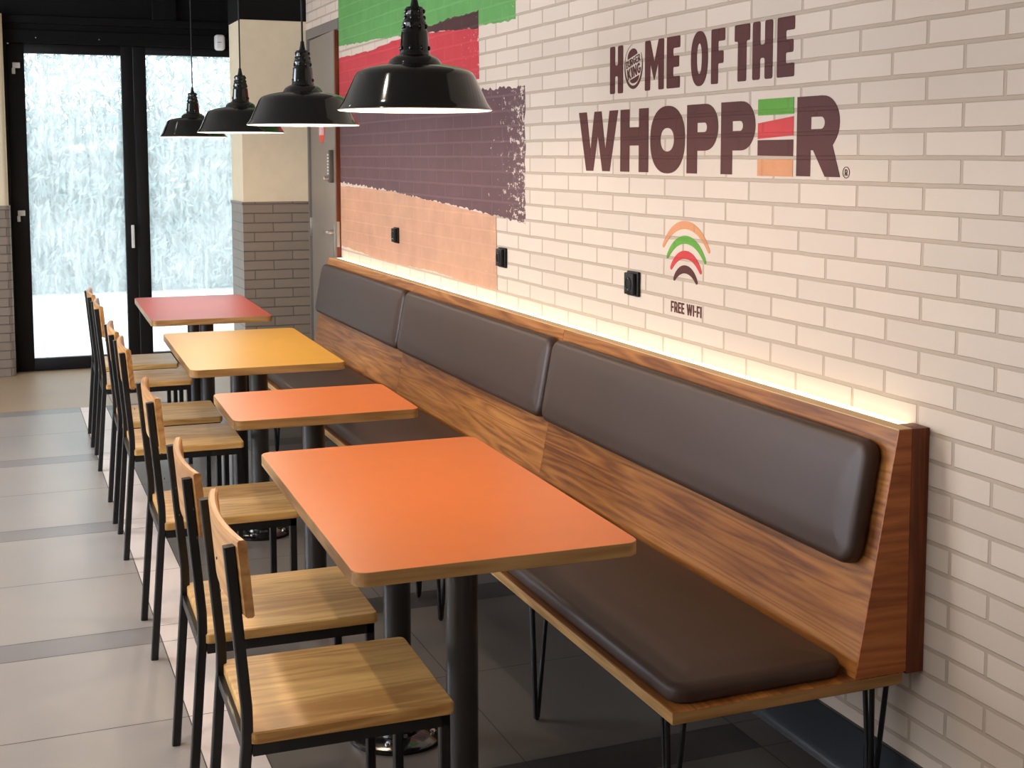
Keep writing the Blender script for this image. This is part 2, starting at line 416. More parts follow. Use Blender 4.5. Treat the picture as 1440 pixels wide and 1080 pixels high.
def glyph(ch, w, h, s=None, r=None):
    s = s or 0.33*w; r = r if r is not None else 0.008
    hb = s*0.88
    R = lambda p: rnd(p, r)
    if ch == 'H':
        y0, y1 = h*0.42, h*0.42+hb
        return [R([(0, 0), (s, 0), (s, y0), (w-s, y0), (w-s, 0), (w, 0), (w, h), (w-s, h), (w-s, y1), (s, y1), (s, h), (0, h)])]
    if ch == 'O': return [ell(w/2, h/2, w/2, h/2+0.002, 48, 0.88), ell(w/2, h/2, w/2-s, h/2-s*0.95, 40, 0.9)[::-1]]
    if ch == 'U':
        b = [(w/2+(w/2)*math.cos(a), w*0.5+(w*0.5)*math.sin(a)) for a in [-PI+PI*i/12 for i in range(13)]]
        iw = w/2-s; c = [(w/2-iw*math.cos(a), w*0.5-(w*0.5-s)*math.sin(a)) for a in [PI-PI*i/12 for i in range(13)]]
        return [[(0, h)]+b+[(w, h), (w-s, h)]+c+[(s, h)]]
    if ch == 'P':
        yb = h*0.33
        return [[(0, 0), (s, 0), (s, yb)] + dshape(0, w, yb, h)[::-1][1:], dshape(s, w-s*1.02, yb+hb*0.98, h-hb*0.98)[::-1]]
    if ch == 'R':
        yb = h*0.33; bowl = [p for p in dshape(0, w*0.98, yb, h)[::-1] if p[1] > h*0.40]
        return [[(0, 0), (s, 0), (s, yb*0.99), (s+w*0.06, yb*0.99), (w*0.67, 0), (w*1.01, 0), (w*0.83, h*0.385)] + bowl, dshape(s, w*0.98-s, yb+hb*0.95, h-hb*0.95)[::-1]]
    if ch == 'B':
        m = h*0.52
        return [[(0, 0)] + dshape(0, w, 0, m)[::-1][1:-1] + dshape(0, w*0.94, m, h)[::-1][1:-1] + [(0, h)], dshape(s, w-s*0.9, hb*0.8, m-hb*0.35)[::-1], dshape(s, w*0.94-s*0.9, m+hb*0.35, h-hb*0.8)[::-1]]
    if ch == 'E':
        m0, m1 = h*0.5-hb/2, h*0.5+hb/2
        return [R([(0, 0), (w, 0), (w, hb), (s, hb), (s, m0), (w*0.93, m0), (w*0.93, m1), (s, m1), (s, h-hb), (w, h-hb), (w, h), (0, h)])]
    if ch == 'F':
        m0, m1 = h*0.44-hb/2, h*0.44+hb/2
        return [R([(0, 0), (s, 0), (s, m0), (w*0.93, m0), (w*0.93, m1), (s, m1), (s, h-hb), (w, h-hb), (w, h), (0, h)])]
    if ch == 'T':
        return [R([((w-s)/2, 0), ((w+s)/2, 0), ((w+s)/2, h-hb), (w, h-hb), (w, h), (0, h), (0, h-hb), ((w-s)/2, h-hb)])]
    if ch == 'I': return [R([(0, 0), (w, 0), (w, h), (0, h)])]
    if ch == '-': return [R([(0, h*0.38), (w, h*0.38), (w, h*0.54), (0, h*0.54)])]
    if ch == 'W':
        return [R([(0, h), (w*0.20, 0), (w*0.385, 0), (w*0.5, h*0.60), (w*0.615, 0), (w*0.80, 0), (w, h), (w*0.79, h), (w*0.69, h*0.36), (w*0.59, h), (w*0.41, h), (w*0.31, h*0.36), (w*0.21, h)])]
    if ch == 'M':
        q = s*0.9
        return [R([(0, 0), (q, 0), (q, h*0.55), (w/2, h*0.12), (w-q, h*0.55), (w-q, 0), (w, 0), (w, h), (w-q*1.1, h), (w/2, h*0.52), (q*1.1, h), (0, h)])]
    if ch == 'N': return [R([(0, 0), (s, 0), (s, h*0.55), (w-s, 0), (w, 0), (w, h), (w-s, h), (w-s, h*0.45), (s, h), (0, h)])]
    if ch == 'K': return [R([(0, 0), (s, 0), (s, h*0.33), (w*0.66, 0), (w, 0), (w*0.55, h*0.53), (w*0.98, h), (w*0.66, h), (s, h*0.64), (s, h), (0, h)])]
    if ch == 'G':
        o = [(w/2+w/2*math.cos(a), h/2+h/2*math.sin(a)) for a in [PI*0.22+(2*PI-PI*0.22)*i/26 for i in range(27)]]
        i_ = [(w/2+(w/2-s)*math.cos(a), h/2+(h/2-s)*math.sin(a)) for a in [PI*0.22+(2*PI-PI*0.42)*i/26 for i in range(27)]][::-1]
        return [o + [(w, h*0.52), (w*0.5, h*0.52), (w*0.5, h*0.40)] + i_]
    return []
def place_glyph(loops, Yl, z0, shear=0.0, rot=0.0):
    """glyph local (u right, v up) with origin at (Yl, z0) on the wall"""
    out = []
    for lp in loops:
        o = []
        for u, v in lp:
            u2, v2 = u+shear*v, v
            c, s = math.cos(rot), math.sin(rot); o.append((Yl-(u2*c-v2*s), z0+(u2*s+v2*c)))
        out.append(o)
    return out

# ================================================================== THE ROOM
CZ = 3.02
# floor: 60 cm tiles with narrow bands between groups of two
def build_floor():
    bm = bmesh.new()
    P_, B_ = 1.385, 0.155
    def edges(start, lo, hi):
        out = []; k0 = int(math.floor((lo-start)/P_))-1
        for i in range(k0, k0+12):
            s = start+i*P_; mid = s+B_+(P_-B_)/2
            for a, b, band in ((s, s+B_, True), (s+B_, mid, False), (mid, s+P_, False)):
                if b > lo and a < hi: out.append((max(a, lo), min(b, hi), band, i))
        return out
    g = 0.0016
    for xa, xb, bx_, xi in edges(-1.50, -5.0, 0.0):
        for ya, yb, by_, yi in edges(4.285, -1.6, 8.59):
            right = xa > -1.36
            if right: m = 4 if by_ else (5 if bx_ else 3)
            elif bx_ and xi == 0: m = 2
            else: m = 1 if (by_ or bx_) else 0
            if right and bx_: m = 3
            vs = [bm.verts.new(p) for p in ((xa+g, ya+g, 0), (xb-g, ya+g, 0), (xb-g, yb-g, 0), (xa+g, yb-g, 0))]
            f = bm.faces.new(vs); f.material_index = m
    # entrance area in front of the glass doors
    for xa, xb in ((-5.0, -2.6), (-2.6, -1.30), (-1.30, 0.0)):
        vs = [bm.verts.new(p) for p in ((xa+g, 8.592, 0), (xb-g, 8.592, 0), (xb-g, 10.4, 0), (xa+g, 10.4, 0))]
        f = bm.faces.new(vs); f.material_index = 6
    # grout bed / screed
    n0 = len(bm.faces)
    bx(bm, (-5.0, -1.6, -0.06), (0.12, 10.4, -0.0012), mat=7)
    me = bpy.data.meshes.new('floor'); bm.normal_update(); bm.to_mesh(me); bm.free()
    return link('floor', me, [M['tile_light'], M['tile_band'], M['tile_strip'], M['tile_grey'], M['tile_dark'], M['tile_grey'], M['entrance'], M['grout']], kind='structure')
build_floor()
ST = dict(kind='structure')
# right wall with the service door opening y 7.87..8.75, z 0..2.385
bm = bmesh.new()
bx(bm, (0, -1.6, 0), (0.14, 7.872, CZ)); bx(bm, (0, 7.872, 2.388), (0.14, 8.75, CZ)); bx(bm, (0, 8.75, 0), (0.14, 10.4, CZ))
link('wall_right', from_bm(bm, 'wall_right'), M['brick_white'], **ST)
# black tile base with a hollow cove at the foot
prof = [(0, 0), (-0.022, 0), (-0.020, 0.004), (-0.016, 0.009), (-0.013, 0.018), (-0.011, 0.03), (-0.011, 0.146), (-0.009, 0.148), (0, 0.148)]
bm = bmesh.new()
def extr_y(bm, prof, y0, y1, mat=0):
    a = [bm.verts.new((x, y0, z)) for x, z in prof]; b = [bm.verts.new((x, y1, z)) for x, z in prof]; n = len(prof)
    fs = [bm.faces.new((a[i], a[(i+1) % n], b[(i+1) % n], b[i])) for i in range(n)] + [bm.faces.new(a[::-1]), bm.faces.new(b)]
    for f in fs: f.material_index = mat
for i in range(16):
    y0 = -1.6+0.6*i-0.0; y1 = min(y0+0.598, 7.87)
    if y1 > y0: extr_y(bm, prof, y0, y1)
autosmooth(link('baseboard_right', from_bm(bm, 'baseboard_right'), M['blacktile'], **ST), 30)
# pier beside the service door: cream above, painted brick below, black bulkhead on top
bm = bmesh.new(); bx(bm, (-0.434, 8.75, 1.262), (-0.0005, 9.18, 2.445)); link('wall_pillar_right', from_bm(bm, 'p'), M['cream'], **ST)
bm = bmesh.new(); bx(bm, (-0.440, 8.742, 0), (-0.0005, 9.188, 1.240)); link('wall_pillar_base', from_bm(bm, 'p'), M['brick_brown'], **ST)
bm = bmesh.new(); bx(bm, (-0.446, 8.736, 1.240), (-0.0005, 9.194, 1.262), 0.002); link('trim_1', from_bm(bm, 'p'), M['brick_brown'], **ST)
bm = bmesh.new(); bx(bm, (-0.438, 8.746, 2.445), (-0.0005, 9.184, CZ)); link('trim_2', from_bm(bm, 'p'), M['blackpaint'], **ST)
# pier left of the glass doors (rounded arris)
bm = bmesh.new()
def pier(z0, z1, x1, r=0.035):
    lp = [(-5.0, 10.12), (-5.0, 10.0)] + [(x1-r+r*math.sin(a), 10.0+r-r*math.cos(a)) for a in [PI/2*i/6 for i in range(7)]] + [(x1, 10.12)]
    a = [bm.verts.new((x, y, z0)) for x, y in lp]; b = [bm.verts.new((x, y, z1)) for x, y in lp]; n = len(lp)
    for i in range(n): bm.faces.new((a[i], a[(i+1) % n], b[(i+1) % n], b[i]))
    bm.faces.new(a[::-1]); bm.faces.new(b)
pier(0, 1.215, -1.845); link('wall_pier_base', from_bm(bm, 'p'), M['brick_brown'], **ST)
bm = bmesh.new(); pier(1.215, 2.55, -1.855); link('wall_pier_left', from_bm(bm, 'p'), M['cream'], **ST)
# far wall above the doors: dark transom panels
bm = bmesh.new()
bx(bm, (-5.0, 10.13, 2.36), (0.0, 10.30, 2.455), 0.004)
bx(bm, (-5.0, 10.16, 2.455), (0.0, 10.28, CZ))
bx(bm, (-5.0, 10.12, 2.50), (0.0, 10.16, 2.555), 0.003)
bx(bm, (-0.83, 10.11, 2.555), (-0.66, 10.16, CZ), 0.003)
bx(bm, (-5.0, 10.12, 0), (-1.90, 10.30, 2.5))
bx(bm, (-0.035, 10.12, 0), (0.14, 10.30, CZ))
link('wall_far', from_bm(bm, 'wall_far'), M['darkpanel'], **ST)
bm = bmesh.new(); bx(bm, (-5.1, -1.7, CZ), (0.14, 10.4, CZ+0.1)); link('ceiling', from_bm(bm, 'c'), M['ceiling'], **ST)
bm = bmesh.new(); bx(bm, (-5.1, -1.8, 0), (0.14, -1.6, CZ)); link('wall_near', from_bm(bm, 'c'), M['plaster'], **ST)
bm = bmesh.new()
for lo, hi in (((-5.15, -1.7, 0), (-5.0, 1.1, CZ)), ((-5.15, 4.1, 0), (-5.0, 4.7, CZ)), ((-5.15, 7.7, 0), (-5.0, 10.4, CZ)),
               ((-5.15, 1.1, 0), (-5.0, 4.1, 0.3)), ((-5.15, 4.7, 0), (-5.0, 7.7, 0.3)), ((-5.15, 1.1, 2.7), (-5.0, 4.1, CZ)), ((-5.15, 4.7, 2.7), (-5.0, 7.7, CZ))): bx(bm, lo, hi)
link('wall_left', from_bm(bm, 'wall_left'), M['plaster'], **ST)
for i, y0 in enumerate((1.1, 4.7)):
    bm = bmesh.new(); f = 0.05
    for lo, hi in (((-5.1, y0, 0.3), (-5.05, y0+3, 0.35)), ((-5.1, y0, 2.65), (-5.05, y0+3, 2.7)), ((-5.1, y0, 0.35), (-5.05, y0+f, 2.65)), ((-5.1, y0+3-f, 0.35), (-5.05, y0+3, 2.65)), ((-5.1, y0+1.475, 0.35), (-5.05, y0+1.525, 2.65))): bx(bm, lo, hi)
    o = link('window_%d' % (i+1), from_bm(bm, 'window'), M['blackframe'], **ST)
    bm = bmesh.new(); bx(bm, (-5.08, y0+f, 0.35), (-5.074, y0+1.475, 2.65)); bx(bm, (-5.08, y0+1.525, 0.35), (-5.074, y0+3-f, 2.65)); link('window_pane', from_bm(bm, 'pane'), M['pane'], o)

# ------------------------------------------------------------------ glass double door
d1 = bpy.data.objects.new('door_1', None); COL.objects.link(d1); d1['kind'] = 'structure'; d1.location = (0, 0, 0)
Y0 = 10.17
def frame_part(name, lo, hi, b=0.004): return box(name, lo, hi, M['blackframe'], d1, bev=b)
frame_part('door_jamb', (-1.905, Y0-0.03, 0), (-1.835, Y0+0.09, 2.38))
frame_part('door_jamb', (-0.105, Y0-0.03, 0), (-0.035, Y0+0.09, 2.38))
frame_part('door_head', (-1.905, Y0-0.03, 2.36), (-0.035, Y0+0.09, 2.455))
def leaf(x0, x1, gx0, gx1, gz0, gz1):
    bm = bmesh.new()
    bx(bm, (x0, Y0, 0.004), (gx0, Y0+0.06, 2.36), 0.003); bx(bm, (gx1, Y0, 0.004), (x1, Y0+0.06, 2.36), 0.003)
    bx(bm, (gx0, Y0, 0.004), (gx1, Y0+0.06, gz0), 0.003); bx(bm, (gx0, Y0, gz1), (gx1, Y0+0.06, 2.36), 0.003)
    o = autosmooth(link('door_leaf', from_bm(bm, 'leaf'), M['blackframe'], d1))
    box('glass_pane', (gx0, Y0+0.03, gz0), (gx1, Y0+0.036, gz1), M['glass'], o)
    return o
l1 = leaf(-1.8345, -0.972, -1.716, -1.055, 0.092, 2.293)
l2 = leaf(-0.968, -0.108, -0.880, -0.220, 0.092, 2.303)
h = box('door_handle', (-1.018, Y0-0.045, 0.885), (-0.996, Y0-0.030, 1.055), M['whiteplastic'], l1, bev=0.004, label='white lever handle')
box('handle_plate', (-1.015, Y0-0.03, 0.99), (-0.999, Y0, 1.04), M['whiteplastic'], h, bev=0.002)
for z in (2.185, 1.135):
    hh = box('hinge', (-1.795, Y0-0.022, z), (-1.745, Y0, z+0.038), M['whiteplastic'], l1, bev=0.002, label='pale hinge block')
    box('hinge_pin', (-1.800, Y0-0.024, z-0.042), (-1.778, Y0, z-0.001), M['whiteplastic'], hh, bev=0.002)
for x in (-1.635, -1.205): cyl('screw_head', 0.005, -0.012, 0.0, M['chrome'], d1, 12, c=(x, Y0-0.032, 2.400), axis='y')
cyl('screw_head', 0.006, -0.01, 0.0, M['chrome'], d1, 12, c=(-1.822, Y0-0.032, 2.355), axis='y')

# white sensor on the beam by the pier
s = empty('motion_sensor', (-0.50, 10.10, 2.36), 'small white motion sensor fixed on the dark beam beside the cream pier', 'sensor')
bm = bmesh.new(); bx(bm, (-0.035, -0.05, 0.0), (0.04, 0.02, 0.115), 0.022, 4); autosmooth(link('sensor_body', from_bm(bm, 's'), M['whiteplastic'], s))
box('sensor_slot', (-0.02, -0.0525, 0.055), (0.012, -0.049, 0.058), M['blackplastic'], s)
tube('sensor_cable', [(0.03, 0, 0.10), (0.05, 0, 0.125), (0.06, 0.01, 0.128)], 0.004, M['blackplastic'], s, round_=True)
s.location = (-0.355, 10.108, 2.345)

# ------------------------------------------------------------------ service door
d2 = bpy.data.objects.new('door_2', None); COL.objects.link(d2); d2['kind'] = 'structure'
bm = bmesh.new()
bx(bm, (-0.004, 7.872, 2.325), (0.14, 8.75, 2.388)); bx(bm, (0.02, 7.872, 0), (0.14, 7.90, 2.325)); bx(bm, (-0.004, 8.715, 0), (0.14, 8.75, 2.325))
link('door_frame', from_bm(bm, 'f'), M['doorframe'], d2)
hx, hy = 0.028, 8.712
def dl(x, y, z):  # leaf local: x across thickness (toward the room negative), y from hinge toward the free edge
    return (x, -y, z)
leafo = bpy.data.objects.new('door_leaf', None)
bm = bmesh.new(); bx(bm, (-0.004, -0.80, 0.008), (0.036, 0, 2.318)); 
lf = link('door_leaf', from_bm(bm, 'leaf'), M['doorleaf'], d2, loc=(hx-0.012, hy, 0), rot=(0, 0, math.radians(-2.4)))
box('edge_strip', (-0.003, -0.826, 0.010), (0.035, -0.80, 2.316), M['dooredge'], lf, label='reddish brown wooden leaf edge')
box('latch_plate', (-0.0045, -0.8275, 1.01), (0.012, -0.812, 1.165), M['satin'], lf, label='metal latch plate')
hd = box('door_handle', (-0.052, -0.755, 1.088), (-0.040, -0.62, 1.104), M['satin'], lf, bev=0.005, label='metal lever handle')
box('handle_neck', (-0.05, -0.757, 1.086), (-0.004, -0.737, 1.106), M['satin'], hd, bev=0.004)
box('handle_plate', (-0.009, -0.765, 0.93), (-0.004, -0.730, 1.14), M['satin'], hd, bev=0.001)
kp = box('keypad_lock', (-0.034, -0.755, 1.40), (-0.004, -0.700, 1.60), M['lockgrey'], lf, bev=0.005, label='grey metal keypad lock')
for i in range(7):
    for j in range(2): box('keypad_button', (-0.037, -0.745+j*0.022, 1.45+i*0.019), (-0.034, -0.735+j*0.022, 1.461+i*0.019), M['whiteplastic'], kp)
cyl('lock_knob', 0.014, -0.062, -0.034, M['satin'], kp, 20, c=(0, -0.728, 1.428), axis='x')
box('door_hinge', (-0.018, -0.012, 1.03), (-0.004, 0.012, 1.155), M['satin'], lf, bev=0.002, label='silver hinge')
stk = link('door_sticker', flat_plate([[(x, z) for x, z in ell(0, 0, 0.105, 0.105, 40)]], 0.001), M['sticker'], lf, label='round red sticker with white letters')
for v in stk.data.vertices:
    x, y, z = v.co; v.co = (-0.0050-z, -0.385-x, 1.748+y)
wmat = M['whiteplastic']
lt = []
x0 = 0.078
for chh, ww in (('O', 0.036), ('N', 0.036), ('T', 0.032), ('I', 0.012)):
    lt.append((glyph(chh, ww, 0.055, 0.011, 0.001), x0)); x0 -= ww+0.009
for gl_, xx in lt:
    me = flat_plate(gl_, 0.001)
    for v in me.vertices:
        x, y, z = v.co; v.co = (-0.0062-z, -0.385+xx-x, 1.695+y)
    link('sticker_letter', me, wmat, stk)

# ------------------------------------------------------------------ outdoors
bm = bmesh.new(); bx(bm, (-9, 10.4, -0.05), (7, 24, 0.0)); link('outdoor_ground', from_bm(bm, 'g'), M['snow'], **ST)
def hedge():
    bm = bmesh.new(); rnd_ = random.Random(3)
    bx(bm, (-5.0, 15.9, 0), (5.0, 16.4, 1.75))
    for i in range(34000):
        x = rnd_.uniform(-5, 5); z = 0.05+2.0*rnd_.random() if rnd_.random() < 0.62 else 1.6+1.7*rnd_.random()**1.6; y = 15.85-rnd_.random()**2*0.35
        s_ = rnd_.uniform(0.014, 0.038); a = PI/2+rnd_.gauss(0, 0.7); tlt = rnd_.uniform(-0.9, 0.9)
        d1_ = Vector((math.cos(a), math.sin(tlt)*0.6, math.sin(a)))*s_*2.2; d2_ = Vector((-math.sin(a), math.cos(tlt)*0.5, math.cos(a)))*s_*0.5
        c = Vector((x, y, z)); vs = [bm.verts.new(c-d1_), bm.verts.new(c+d2_), bm.verts.new(c+d1_), bm.verts.new(c-d2_)]; bm.faces.new(vs)
    me = bpy.data.meshes.new('hedge'); bm.to_mesh(me); bm.free()
    return tag(link('hedge', me, M['leaf']), 'tall pale green hedge outdoors, seen hazily through the glass doors', 'hedge')
hedge()

# ------------------------------------------------------------------ mural and lettering on the brick wall
def ragged(pts, amp=0.012, step=0.035, seed=1, smooth_edges=()):
    r = random.Random(seed); out = []; n = len(pts)
    for i in range(n):
        a, b = Vector(pts[i]), Vector(pts[(i+1) % n]); L = (b-a).length; k_ = max(1, int(L/step)); nn = Vector((-(b-a).y, (b-a).x)).normalized()
        am = 0.0015 if i in smooth_edges else amp
        out.append(tuple(a))
        for j in range(1, k_): out.append(tuple(a+(b-a)*(j/k_) + nn*r.uniform(-am, am)))
    return out
mu = empty('wall_mural', (0, 6.3, 1.7), 'painted mural of green, red, brown and tan brushed layers on the brick wall', 'mural')
def mp(name, pts, mat, off, **kw):
    o = wall_plate(name, [ragged(pts, **kw)], mat, mu, off=off); o.matrix_parent_inverse = Matrix.Translation((0, -6.3, -1.7)); return o
yl = 7.868
mp('green_layer', [(yl, 2.78), (4.973, 2.78), (4.973, 2.108), (5.174, 2.112), (5.407, 2.125), (5.72, 2.155), (6.14, 2.17), (6.62, 2.178), (6.88, 2.187), (yl, 2.219)], M['p_green'], 0.0006, amp=0.006, step=0.04, seed=2, smooth_edges=(0, 1, 9))
mp('dark_layer', [(6.62, 2.172), (6.138, 2.178), (5.716, 2.190), (5.50, 2.185), (5.404, 2.188), (5.404, 2.112), (6.116, 2.149)], M['p_wedge'], 0.0016, amp=0.006, step=0.03, seed=3, smooth_edges=(4,))
mp('red_layer', [(yl, 2.147), (7.17, 2.142), (6.70, 2.16), (6.45, 2.158), (6.116, 2.151), (5.405, 2.112), (5.40, 1.894), (6.6, 1.86), (yl, 1.862)], M['p_red'], 0.0006, amp=0.004, step=0.04, seed=4, smooth_edges=(5, 8))
mp('brown_layer', [(yl, 1.862), (6.6, 1.858), (5.45, 1.85), (5.312, 1.845), (4.873, 1.842), (4.868, 1.292), (5.055, 1.310), (5.265, 1.314), (6.046, 1.352), (6.831, 1.380), (yl, 1.406)], M['p_brown'], 0.0006, amp=0.009, step=0.022, seed=5, smooth_edges=(0, 1, 10))
mp('tan_layer', [(yl, 1.382), (7.2, 1.382), (6.777, 1.374), (6.046, 1.348), (5.40, 1.318), (5.196, 1.310), (5.183, 1.000), (5.608, 0.998), (6.087, 1.010), (6.929, 0.995), (yl, 1.022)], M['p_tan'], 0.0014, amp=0.004, step=0.04, seed=6, smooth_edges=(3, 4, 5, 10))

let = empty('wall_lettering', (0, 3.5, 1.5), 'dark brown lettering HOME OF THE WHOPPER with striped E on white brick', 'lettering')
LP = Matrix.Translation((0, -3.5, -1.5))
def lettr(name, loops, mat, off=0.0008, par=None, label=None):
    o = wall_plate(name, loops, mat, par or let, off=off, label=label)
    if not par: o.matrix_parent_inverse = LP
    return o
for ch, a, b in (('H', 4.096, 3.996), ('M', 3.836, 3.707), ('E', 3.688, 3.602), ('O', 3.534, 3.432), ('F', 3.413, 3.335), ('T', 3.282, 3.200), ('H', 3.186, 3.084), ('E', 3.062, 2.979)):
    wd = a-b; s_ = {'E': 0.042, 'F': 0.040, 'T': 0.046, 'M': 0.042, 'O': 0.036}.get(ch, 0.039)
    gl_ = glyph(ch, wd, 0.158, s_, 0.007)
    if ch == 'M': gl_ = [rnd([(0, 0), (.036, 0), (.038, .085), (.0645, .028), (.091, .085), (.093, 0), (.129, 0), (.129, .158), (.093, .158), (.0645, .088), (.036, .158), (0, .158)], 0.006)]
    if ch == 'E': gl_ = [rnd([(0, 0), (wd, 0), (wd, .036), (s_, .036), (s_, .064), (wd*.93, .064), (wd*.93, .098), (s_, .098), (s_, .122), (wd, .122), (wd, .158), (0, .158)], 0.006)]
    if ch == 'F': gl_ = [rnd([(0, 0), (s_, 0), (s_, .058), (wd*.9, .058), (wd*.9, .094), (s_, .094), (s_, .122), (wd, .122), (wd, .158), (0, .158)], 0.006)]
    if ch == 'T': gl_ = [rnd([((wd-s_)/2, 0), ((wd+s_)/2, 0), ((wd+s_)/2, .112), (wd, .112), (wd, .158), (0, .158), (0, .112), ((wd-s_)/2, .112)], 0.006)]
    if ch == 'H': gl_ = [rnd([(0, 0), (s_, 0), (s_, .058), (wd-s_, .058), (wd-s_, 0), (wd, 0), (wd, .158), (wd-s_, .158), (wd-s_, .094), (s_, .094), (s_, .158), (0, .158)], 0.008)]
    lettr('letter', place_glyph(gl_, a, 1.773), M['v_dark'])
for ch, a, b in (('W', 4.352, 4.031), ('H', 4.013, 3.808), ('O', 3.795, 3.566), ('P', 3.554, 3.367), ('P', 3.351, 3.165), ('R', 2.961, 2.768)):
    wd = a-b; s_ = {'W': .06, 'H': .068, 'O': .070, 'P': .064, 'R': .064}[ch]
    gl_ = glyph(ch, wd, 0.206, s_, 0.002)
    lettr('letter', place_glyph(gl_, a, 1.512), M['v_dark'])
stripes = [('green_stripe', [(3.152, 1.719), (2.977, 1.719), (2.977, 1.675), (3.152, 1.675)], 'v_green'), ('red_stripe', [(3.152, 1.654), (2.977, 1.669), (2.977, 1.619), (3.152, 1.611)], 'v_red'),
           ('brown_stripe', [(3.152, 1.608), (2.977, 1.608), (2.977, 1.564), (3.152, 1.566)], 'v_dark'), ('tan_stripe', [(3.152, 1.555), (2.977, 1.556), (2.977, 1.510), (3.152, 1.510)], 'v_tan')]
for nm, pts, mt in stripes: lettr(nm, [pts], M[mt], label={'v_green': 'green bar of the striped E', 'v_red': 'slanted red bar of the striped E', 'v_dark': 'brown bar of the striped E', 'v_tan': 'tan bar of the striped E'}[mt])
# small registered mark
lettr('registered_mark', [ell(2.741, 1.524, 0.0145, 0.0145, 32), ell(2.741, 1.524, 0.0128, 0.0128, 32)[::-1]] + place_glyph(glyph('R', 0.011, 0.016, 0.003, 0), 2.7465, 1.516), M['v_dark'])
# round emblem standing in for the first O
lg = bpy.data.objects.new('round_emblem', None); COL.objects.link(lg); lg.parent = let; lg.matrix_parent_inverse = LP; lg['label'] = 'round bun emblem with tilted words'
def lpart(name, loops): return lettr(name, loops, M['v_dark'], par=lg)
cy_, cz_ = 3.919, 1.856; TA = math.radians(13)
def rotc(pts, a=TA): return [(cy_-(u*math.cos(a)-v*math.sin(a)), cz_+(u*math.sin(a)+v*math.cos(a))) for u, v in pts]
def cap(y0, ry, rx, top=True, n=16):
    pts = [(rx*math.cos(a), y0+(ry*math.sin(a) if top else -ry*math.sin(a))) for a in [PI*i/n for i in range(n+1)]]
    return pts
lpart('bun_top', [rotc(rnd(cap(0.0330, 0.026, 0.036), 0.001))])
lpart('bun_bottom', [rotc(rnd(cap(-0.0375, 0.017, 0.033, False), 0.001))])
# crescent ring
outer = [(0.066*math.cos(a), 0.073*math.sin(a)) for a in [math.radians(100+ (395-100)*i/40 - 0) for i in range(41)]]
inner = []
for i in range(41):
    a = math.radians(100+(395-100)*(40-i)/40); t_ = (40-i)/40; th = 0.0012+0.010*max(0, math.sin(PI*min(1, max(0, (t_-0.18)/0.82))))**1.0
    inner.append(((0.066-th)*math.cos(a), (0.073-th)*math.sin(a)))
lpart('crescent', [rotc(outer+inner, 0)])
for word, hgt, v0, tot in (('BURGER', 0.0235, 0.0055, 0.104), ('KING', 0.0340, -0.0330, 0.098)):
    widths = [0.4 if c == 'I' else 1.0 for c in word]; gap = 0.16; unit = tot/(sum(widths)+gap*(len(word)-1)); u0 = -tot/2
    for c, wd_ in zip(word, widths):
        lpart('small_letter', [rotc([(u+u0, v+v0) for u, v in lp]) for lp in glyph(c, wd_*unit, hgt, 0.0072 if word == 'KING' else 0.0040, 0.0005)]); u0 += (wd_+gap)*unit

# wireless sign
wf = empty('wifi_sign', (0, 3.56, 1.08), 'free wireless sign of four coloured arcs over FREE WI-FI caption', 'sign')
WP = Matrix.Translation((0, -3.56, -1.08))
def arc(name, yl_, yr_, zend, ztop, th, mat, lab):
    hw = (yl_-yr_)/2; yc = (yl_+yr_)/2; n = 28; up, dn = [], []
    hh_ = ztop-th/2-zend; Rr = (hw*hw+hh_*hh_)/(2*hh_); A = math.asin(min(1, hw/Rr)) if hh_ < Rr else PI-math.asin(hw/Rr)
    for i in range(n+1):
        a = -A+2*A*i/n; t_ = th*(0.52+0.48*math.cos(a/A*PI/2)**0.8)/2
        up.append((yc-(Rr+t_)*math.sin(a), zend+hh_-Rr+(Rr+t_)*math.cos(a))); dn.append((yc-(Rr-t_)*math.sin(a), zend+hh_-Rr+(Rr-t_)*math.cos(a)))
    def endcap(p, q, sgn):
        c = ((p[0]+q[0])/2, (p[1]+q[1])/2); r_ = math.dist(p, q)/2; a0 = math.atan2(p[1]-c[1], p[0]-c[0])
        return [(c[0]+r_*math.cos(a0+sgn*PI*j/6), c[1]+r_*math.sin(a0+sgn*PI*j/6)) for j in range(1, 6)]
    lp = up + endcap(up[-1], dn[-1], 1) + dn[::-1] + endcap(dn[0], up[0], 1)
    o = wall_plate(name, [lp], mat, wf, label=lab); o.matrix_parent_inverse = WP
arc('signal_arc', 3.698, 3.412, 1.283, 1.367, 0.025, M['v_tan'], 'tan outer arc')
arc('signal_arc', 3.670, 3.434, 1.250, 1.322, 0.025, M['v_green'], 'green arc')
arc('signal_arc', 3.645, 3.460, 1.217, 1.276, 0.025, M['v_red'], 'red arc')
arc('signal_arc', 3.624, 3.484, 1.184, 1.231, 0.025, M['v_dark'], 'dark brown inner arc')
txt = []; u = 3.645
for ch, wd in (('F', .019), ('R', .021), ('E', .018), ('E', .018), (' ', .008), ('W', .036), ('I', .007), ('-', .010), ('F', .018), ('I', .007)):
    if ch != ' ': txt += place_glyph(glyph(ch, wd, 0.0345, 0.0068, 0.0006), u, 1.079)
    u -= wd+0.0034
o = wall_plate('caption', txt, M['v_dark'], wf); o.matrix_parent_inverse = WP

